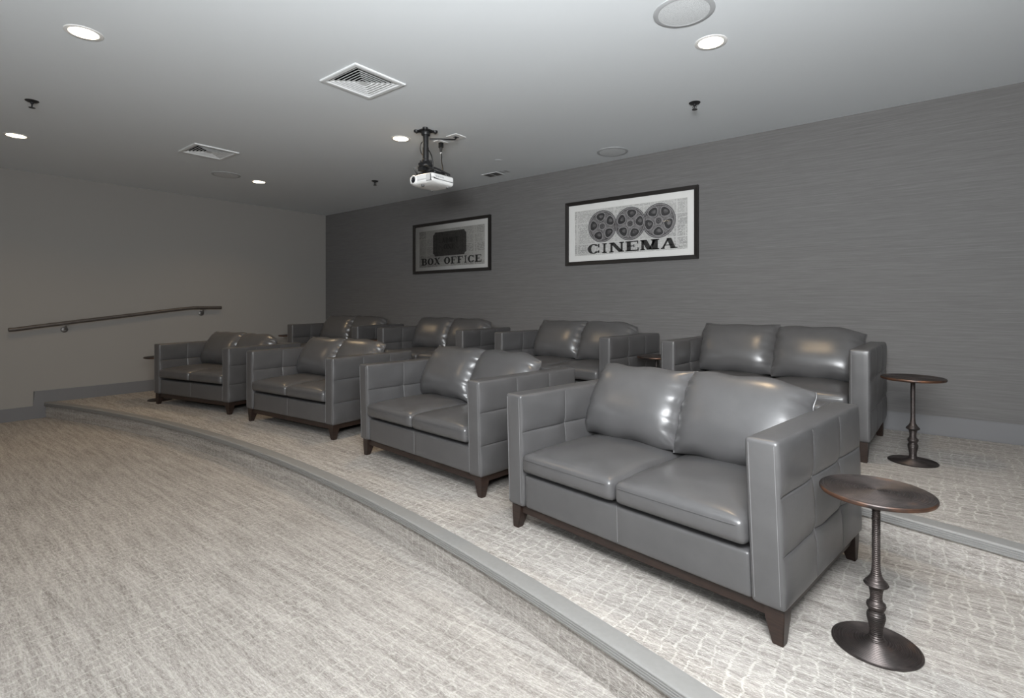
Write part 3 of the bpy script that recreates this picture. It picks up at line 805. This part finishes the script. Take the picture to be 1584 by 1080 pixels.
# ------------------------------------------------------------------ recessed ceiling lights
def make_downlight(label, loc):
    t = thing('ceiling_light', label, 'ceiling light', loc, 0, 'lit recessed ceiling lights')
    bm = bmesh.new(); bm_lathe(bm, [(0.0665, -0.0005), (0.0665, -0.003), (0.083, -0.0035), (0.086, -0.002), (0.086, 0.0)], 48, cap0=False, cap1=False); from_bm('trim_ring', bm, M_TRIM, t, angle=40)
    bm = bmesh.new(); bm_lathe(bm, [(0.067, -0.0012), (0.045, -0.0022), (0.001, -0.0026)], 48, cap0=False); from_bm('glowing_lens', bm, M_GLOW, t)
    l = bpy.data.lights.new('downlight_beam', 'AREA'); l.shape = 'DISK'; l.size = 0.11; l.energy = LAMP_POWER; l.color = LAMP_COLOR; l.spread = R(130)
    lo = bpy.data.objects.new('downlight_beam', l); COL.objects.link(lo); lo.parent = t; lo.location = (0, 0, -0.006)
    return t
dl = make_downlight('lit recessed ceiling light nearest the camera, above the open floor', (-3.571, 0.757, CEIL))
for lab, loc in [('lit recessed ceiling light beside the large round speaker grille', (-0.951, 2.979, CEIL)),
                 ('lit recessed ceiling light at the far end, above the handrail', (-6.201, 0.850, CEIL)),
                 ('lit recessed ceiling light just beside the projector mount', (-3.647, 2.990, CEIL)),
                 ('small lit recessed ceiling light next to the small round speaker grille', (-6.258, 2.982, CEIL))]:
    copy_thing(dl, lab, loc)

# ------------------------------------------------------------------ ceiling speakers
def make_speaker(label, loc):
    t = thing('ceiling_speaker', label, 'speaker', loc, 0, 'round ceiling speakers')
    bm = bmesh.new(); bm_lathe(bm, [(0.123, -0.0045), (0.125, -0.0062), (0.140, -0.0055), (0.1485, -0.003), (0.1485, 0.0)], 64, cap0=False, cap1=False); from_bm('rim', bm, M_SPKRIM, t, angle=40)
    bm = bmesh.new(); bm_lathe(bm, [(0.124, -0.005), (0.09, -0.0065), (0.001, -0.0075)], 64, cap0=False); from_bm('grille', bm, M_SPK, t)
    return t
sp = make_speaker('large round speaker grille cut off by the top edge of the photo', (-0.958, 2.583, CEIL))
copy_thing(sp, 'round ceiling speaker above the film reel picture', (-2.369, 4.535-0.02, CEIL))
copy_thing(sp, 'small round ceiling speaker in front of the far rectangular vent', (-6.207, 2.588, CEIL))

# ------------------------------------------------------------------ square ceiling diffusers
def make_vent(label, loc):
    t = thing('ceiling_vent', label, 'air vent', loc, 0, 'square louvred ceiling vents')
    def sq(bm, prof, mi=0):
        rows = [[bm.verts.new((sx*r, sy*r, z)) for sx, sy in ((-1, -1), (1, -1), (1, 1), (-1, 1))] for r, z in prof]
        for A, B in zip(rows[:-1], rows[1:]):
            for k in range(4): bm.faces.new((A[k], A[(k+1)%4], B[(k+1)%4], B[k])).material_index = mi
    bm = bmesh.new(); sq(bm, [(0.196, 0.0), (0.196, -0.007), (0.190, -0.010), (0.168, -0.010), (0.160, -0.002), (0.160, 0.012)]); from_bm('frame', bm, M_VENT, t, smooth=False)
    bm = bmesh.new()
    for k in range(6):
        r = 0.154 - k*0.0235
        sq(bm, [(r, -0.0045), (r-0.0055, -0.0045), (r-0.0165, 0.0090), (r-0.0150, 0.0090), (r, -0.0035), (r, -0.0045)])
    sq(bm, [(0.022, -0.006), (0.0001, -0.006)])
    from_bm('louvres', bm, M_VENT, t, smooth=False)
    bm = bmesh.new(); sq(bm, [(0.162, 0.010), (0.162, 0.10), (0.0001, 0.10)]); from_bm('duct', bm, M_DUCT, t, smooth=False)
    return t
vt = make_vent('square louvred ceiling vent closest to the camera', (*VENTS[0], CEIL))
copy_thing(vt, 'square louvred ceiling vent farther back, toward the handrail wall', (*VENTS[1], CEIL))

# ------------------------------------------------------------------ sprinklers
def make_sprinkler(label, loc):
    t = thing('fire_sprinkler', label, 'sprinkler', loc, 0, 'ceiling fire sprinklers')
    bm = bmesh.new(); bm_lathe(bm, [(0.040, 0.0), (0.040, -0.003), (0.030, -0.009), (0.018, -0.011), (0.012, -0.011)], 32, cap0=False); from_bm('escutcheon', bm, M_BLACK, t, angle=40)
    bm = bmesh.new(); bm_lathe(bm, [(0.010, -0.010), (0.010, -0.022), (0.006, -0.024), (0.004, -0.026)], 16)
    for s in (-1, 1): bm_tube(bm, [(s*0.008, 0, -0.022), (s*0.013, 0, -0.034), (s*0.008, 0, -0.044), (s*0.002, 0, -0.048)], 0.0025, 8)
    bm_lathe(bm, [(0.003, -0.026), (0.003, -0.046)], 10)
    from_bm('sprinkler_body', bm, M_BLACK, t, angle=40)
    bm = bmesh.new(); bm_lathe(bm, [(0.019, -0.052), (0.020, -0.050), (0.006, -0.048)], 24); from_bm('deflector', bm, M_BLACK, t, angle=40)
    return t
s0 = make_sprinkler('dark fire sprinkler on the ceiling near the left edge of the photo', (-5.051, 0.776, CEIL))
copy_thing(s0, 'dark fire sprinkler on the ceiling between the brightest right light and the film reel picture', (-1.327, 3.795, CEIL))
copy_thing(s0, 'small dark fire sprinkler on the ceiling between the projector and the far corner', (-5.132, 3.819, CEIL))

# ------------------------------------------------------------------ ceiling plates and slot diffusers
def plate(label, loc, sx, sy, rz=0):
    t = thing('ceiling_plate', label, 'outlet plate', loc, rz)
    bm = bmesh.new(); bm_box(bm, -sx/2, sx/2, -sy/2, sy/2, -0.006, 0); bevel_all(bm, 0.002, 1); from_bm('cover', bm, M_WHITE, t, smooth=False)
    bm = bmesh.new(); bm_box(bm, -0.018, 0.018, -0.022, 0.022, -0.008, -0.005); from_bm('socket', bm, M_GRILLE if sx > 0.12 else M_WHITE, t, smooth=False)
    return t
plate('white ceiling plate the thick projector cable runs into', (-3.225, 3.255, CEIL), 0.125, 0.125)
plate('small white outlet plate holding the hanging plug beside the projector mount', (-3.435, 3.275, CEIL), 0.075, 0.115)
def slots(label, loc, n, w, l, frame):
    t = thing('slot_vent', label, 'air vent', loc)
    if frame:
        bm = bmesh.new(); bm_box(bm, -w/2-0.012, w/2+0.012, -l/2-0.012, l/2+0.012, -0.004, 0); from_bm('cover', bm, M_VENT, t, smooth=False)
    for k in range(n):
        x0 = -w/2 + k*w/n + 0.008; x1 = -w/2 + (k+1)*w/n - 0.008
        bm = bmesh.new(); bm_box(bm, x0, x1, -l/2, l/2, -0.0052 if frame else -0.0016, -0.0005); from_bm('slot', bm, M_GRILLE if frame else M_SPKRIM, t, smooth=False)
slots('small two slot ceiling vent by the wall above the gap between the pictures', (-3.835, 4.46, CEIL), 2, 0.20, 0.12, True)
slots('faint pair of thin ceiling slots beside the small vent', (-3.66, 4.45, CEIL), 2, 0.12, 0.09, False)
t = thing('ceiling_disc', 'faint round cover plate on the ceiling beyond the projector', 'cover plate', (-3.42, 4.06, CEIL))
bm = bmesh.new(); bm_lathe(bm, [(0.036, 0.0), (0.036, -0.0015), (0.033, -0.002), (0.001, -0.002)], 32, cap0=False); from_bm('cover', bm, M_CEIL, t, angle=40)

# ------------------------------------------------------------------ projector on its ceiling mount
MH = 0.060
mt = thing('projector_mount', 'black ceiling pole mount holding the white projector', 'projector mount', (-3.316, 2.985, CEIL))
bm = bmesh.new()
bm_box(bm, -0.055, 0.055, -0.055, 0.055, -0.010, 0)
for sx in (-1, 1):
    for sy in (-1, 1):
        bm_lathe(bm, [(0.020, -0.016), (0.022, -0.012), (0.022, 0.0)], 16, c=(sx*0.055, sy*0.055, 0))
        bm_lathe(bm, [(0.007, -0.026), (0.007, -0.014)], 10, c=(sx*0.055, sy*0.055, 0))
bm_lathe(bm, [(0.036, -0.04), (0.038, -0.036), (0.038, -0.006)], 24)
from_bm('ceiling_flange', bm, M_BLACK, mt, angle=40)
bm = bmesh.new(); bm_lathe(bm, [(0.023, -0.300+MH), (0.023, -0.030)], 28); bm_lathe(bm, [(0.0262, -0.325+MH), (0.0262, -0.205+MH)], 28); from_bm('pole', bm, M_BLACK, mt, angle=40)
bm = bmesh.new()
bm_lathe(bm, [(0.024, -0.345), (0.032, -0.338), (0.032, -0.308), (0.024, -0.302)], 20)
bm_box(bm, -0.045, 0.045, -0.028, 0.028, -0.352, -0.325); bm_box(bm, -0.030, 0.030, -0.055, 0.055, -0.360, -0.340)
bm_lathe(bm, [(0.055, -0.372), (0.058, -0.368), (0.058, -0.356), (0.05, -0.352)], 24)
bm_lathe(bm, [(0.008, -0.336), (0.008, -0.312)], 10, c=(0.040, 0.02, 0)); bm_lathe(bm, [(0.008, -0.336), (0.008, -0.312)], 10, c=(-0.040, -0.02, 0))
bm_box(bm, -0.065, 0.115, -0.02, 0.11, -0.434, -0.414); bm_lathe(bm, [(0.034, -0.416), (0.034, -0.365)], 18, c=(0.02, 0.03, 0)); bm_box(bm, -0.04, 0.02, -0.05, 0.02, -0.405, -0.372)
for v_ in bm.verts: v_.co.z += MH
from_bm('tilt_head', bm, M_BLACK, mt, angle=40)
for sx, sy in ((-1, -1), (1, -1), (1, 1), (-1, 1)):
    bm = bmesh.new()
    bm_tube(bm, [(sx*0.03, sy*0.03, -0.304), (sx*0.075, sy*0.06, -0.322), (sx*0.105+0.05, sy*0.080+0.04, -0.372)], 0.008, 8)
    bm_lathe(bm, [(0.012, -0.386), (0.013, -0.382), (0.013, -0.372), (0.008, -0.366)], 14, c=(sx*0.105+0.05, sy*0.080+0.04, -0.001))
    from_bm('support_arm', bm, M_BLACK, mt, angle=40)

pj = thing('projector', 'white projector hanging under the black ceiling mount', 'projector', (-3.290, 3.030, CEIL-0.478), R(0))
PW, PL, PH = 0.285, 0.245, 0.088
bm = bmesh.new()
def pdisp(q, n):
    o = Vector((0, 0, 0))
    u = q.x/(PW/2); v = q.y/(PL/2)
    if q.z < 0.03: o.z += 0.016*abs(u)**4 + 0.016*max(0, -v)**4                 # belly rises to the edges
    if n.y < -0.2: o.y -= 0.016*(1-u*u)                                         # bowed front
    return o
rounded_box(bm, (-PW/2, -PL/2, 0), (PW/2, PL/2, PH), 0.016, (12, 10, 5), pdisp)
body = from_bm('body', bm, M_WHITE, pj, angle=60)
def ybox(name, x0, x1, y0, y1, z0, z1, m, par): 
    bm = bmesh.new(); bm_box(bm, x0, x1, y0, y1, z0, z1); return from_bm(name, bm, m, par, smooth=False)
def ycyl(bm, c, prof, n=28):
    rings = [[bm.verts.new((c[0]+r*math.cos(2*math.pi*k/n), c[1]+d, c[2]+r*math.sin(2*math.pi*k/n))) for k in range(n)] for r, d in prof]
    for A, B in zip(rings[:-1], rings[1:]):
        for k in range(n): bm.faces.new((A[k], A[(k+1)%n], B[(k+1)%n], B[k]))
    bm.faces.new(rings[-1])
bm = bmesh.new(); ycyl(bm, (-0.070, -PL/2, 0.050), [(0.038, 0.010), (0.038, -0.020), (0.034, -0.026), (0.030, -0.026), (0.028, -0.008)]); lr = from_bm('lens_ring', bm, M_WHITE, pj, angle=40)
bm = bmesh.new(); ycyl(bm, (-0.070, -PL/2, 0.050), [(0.028, -0.010), (0.024, -0.022), (0.019, -0.018)]); from_bm('lens', bm, M_BLACK, pj, angle=40)
bm = bmesh.new(); ycyl(bm, (-0.070, -PL/2, 0.050), [(0.019, -0.0185), (0.012, -0.021), (0.001, -0.022)]); from_bm('lens_glass', bm, M_LENS, pj, angle=60)
gr = ybox('vent_grille', 0.075, 0.128, -PL/2-0.0115, -PL/2+0.004, 0.022, 0.076, M_GRILLE, pj)
bm = bmesh.new()
for k in range(6): bm_box(bm, 0.078+k*0.0085, 0.0815+k*0.0085, -PL/2-0.0135, -PL/2, 0.024, 0.074)
from_bm('grille_bars', bm, M_WHITE, gr, smooth=False)
bm = bmesh.new()
for k in range(9): bm_box(bm, PW/2-0.002, PW/2+0.0006, -0.09+k*0.011, -0.084+k*0.011, 0.055, 0.070)
from_bm('side_slots', bm, M_SPKRIM, pj, smooth=False)
for x, y in ((0.1, 0.09), (-0.1, 0.09), (0.0, -0.10)):
    bm = bmesh.new(); bm_lathe(bm, [(0.012, -0.006), (0.014, -0.003), (0.014, 0.010)], 16, c=(x, y, 0.0))
    from_bm('foot', bm, M_GRILLE, pj, angle=40)

def spline(P, n=10):
    P = [Vector(p) for p in P]; out = []
    for i in range(len(P)-1):
        p0, p1, p2, p3 = P[max(i-1, 0)], P[i], P[i+1], P[min(i+2, len(P)-1)]
        for k in range(n):
            u = k/n
            out.append(0.5*((2*p1) + (p2-p0)*u + (2*p0-5*p1+4*p2-p3)*u*u + (3*p1-p0-3*p2+p3)*u**3))
    return out + [P[-1]]
def cable(label, pts, r):
    base = Vector(pts[0]); bm = bmesh.new(); bm_tube(bm, [p-base for p in spline(pts)], r, 10)
    o = from_bm('cable', bm, M_CABLE); o.location = base; o['label'] = label; o['category'] = 'cable'; return o
cable('thick black cable curving from the projector pole to the white ceiling plate',
      [(-3.290, 3.005, 2.668), (-3.24, 3.06, 2.672), (-3.20, 3.12, 2.676), (-3.19, 3.19, 2.690), (-3.215, 3.24, 2.715), (-3.225, 3.255, 2.733)], 0.0065)
c1 = cable('black power cable hanging from the ceiling plug down to the projector',
      [(-3.435, 3.275, 2.640), (-3.41, 3.26, 2.60), (-3.375, 3.225, 2.545), (-3.345, 3.21, 2.46), (-3.325, 3.165, 2.395), (-3.325, 3.130, 2.350)], 0.0048)
bm = bmesh.new(); bm_box(bm, -0.017, 0.017, -0.014, 0.014, 0.045, 0.093); bm_lathe(bm, [(0.006, -0.002), (0.009, 0.01), (0.015, 0.046)], 16); from_bm('plug', bm, M_CABLE, c1, smooth=False)
bm = bmesh.new(); bm_lathe(bm, [(0.007, -0.012), (0.0085, -0.009), (0.0085, 0.001), (0.007, 0.003)], 14); from_bm('clip', bm, M_WHITE, c1)
cable('thin black cable looping beside the upper pole of the projector mount',
      [(-3.346, 2.985, 2.655), (-3.375, 2.985, 2.640), (-3.385, 2.985, 2.600), (-3.372, 2.985, 2.560), (-3.345, 2.98, 2.535)], 0.0040)
cable('thin black cable bowing out from the lower pole of the projector mount',
      [(-3.286, 2.975, 2.575), (-3.250, 2.965, 2.550), (-3.222, 2.965, 2.505), (-3.212, 2.97, 2.45), (-3.214, 2.975, 2.395)], 0.0045)
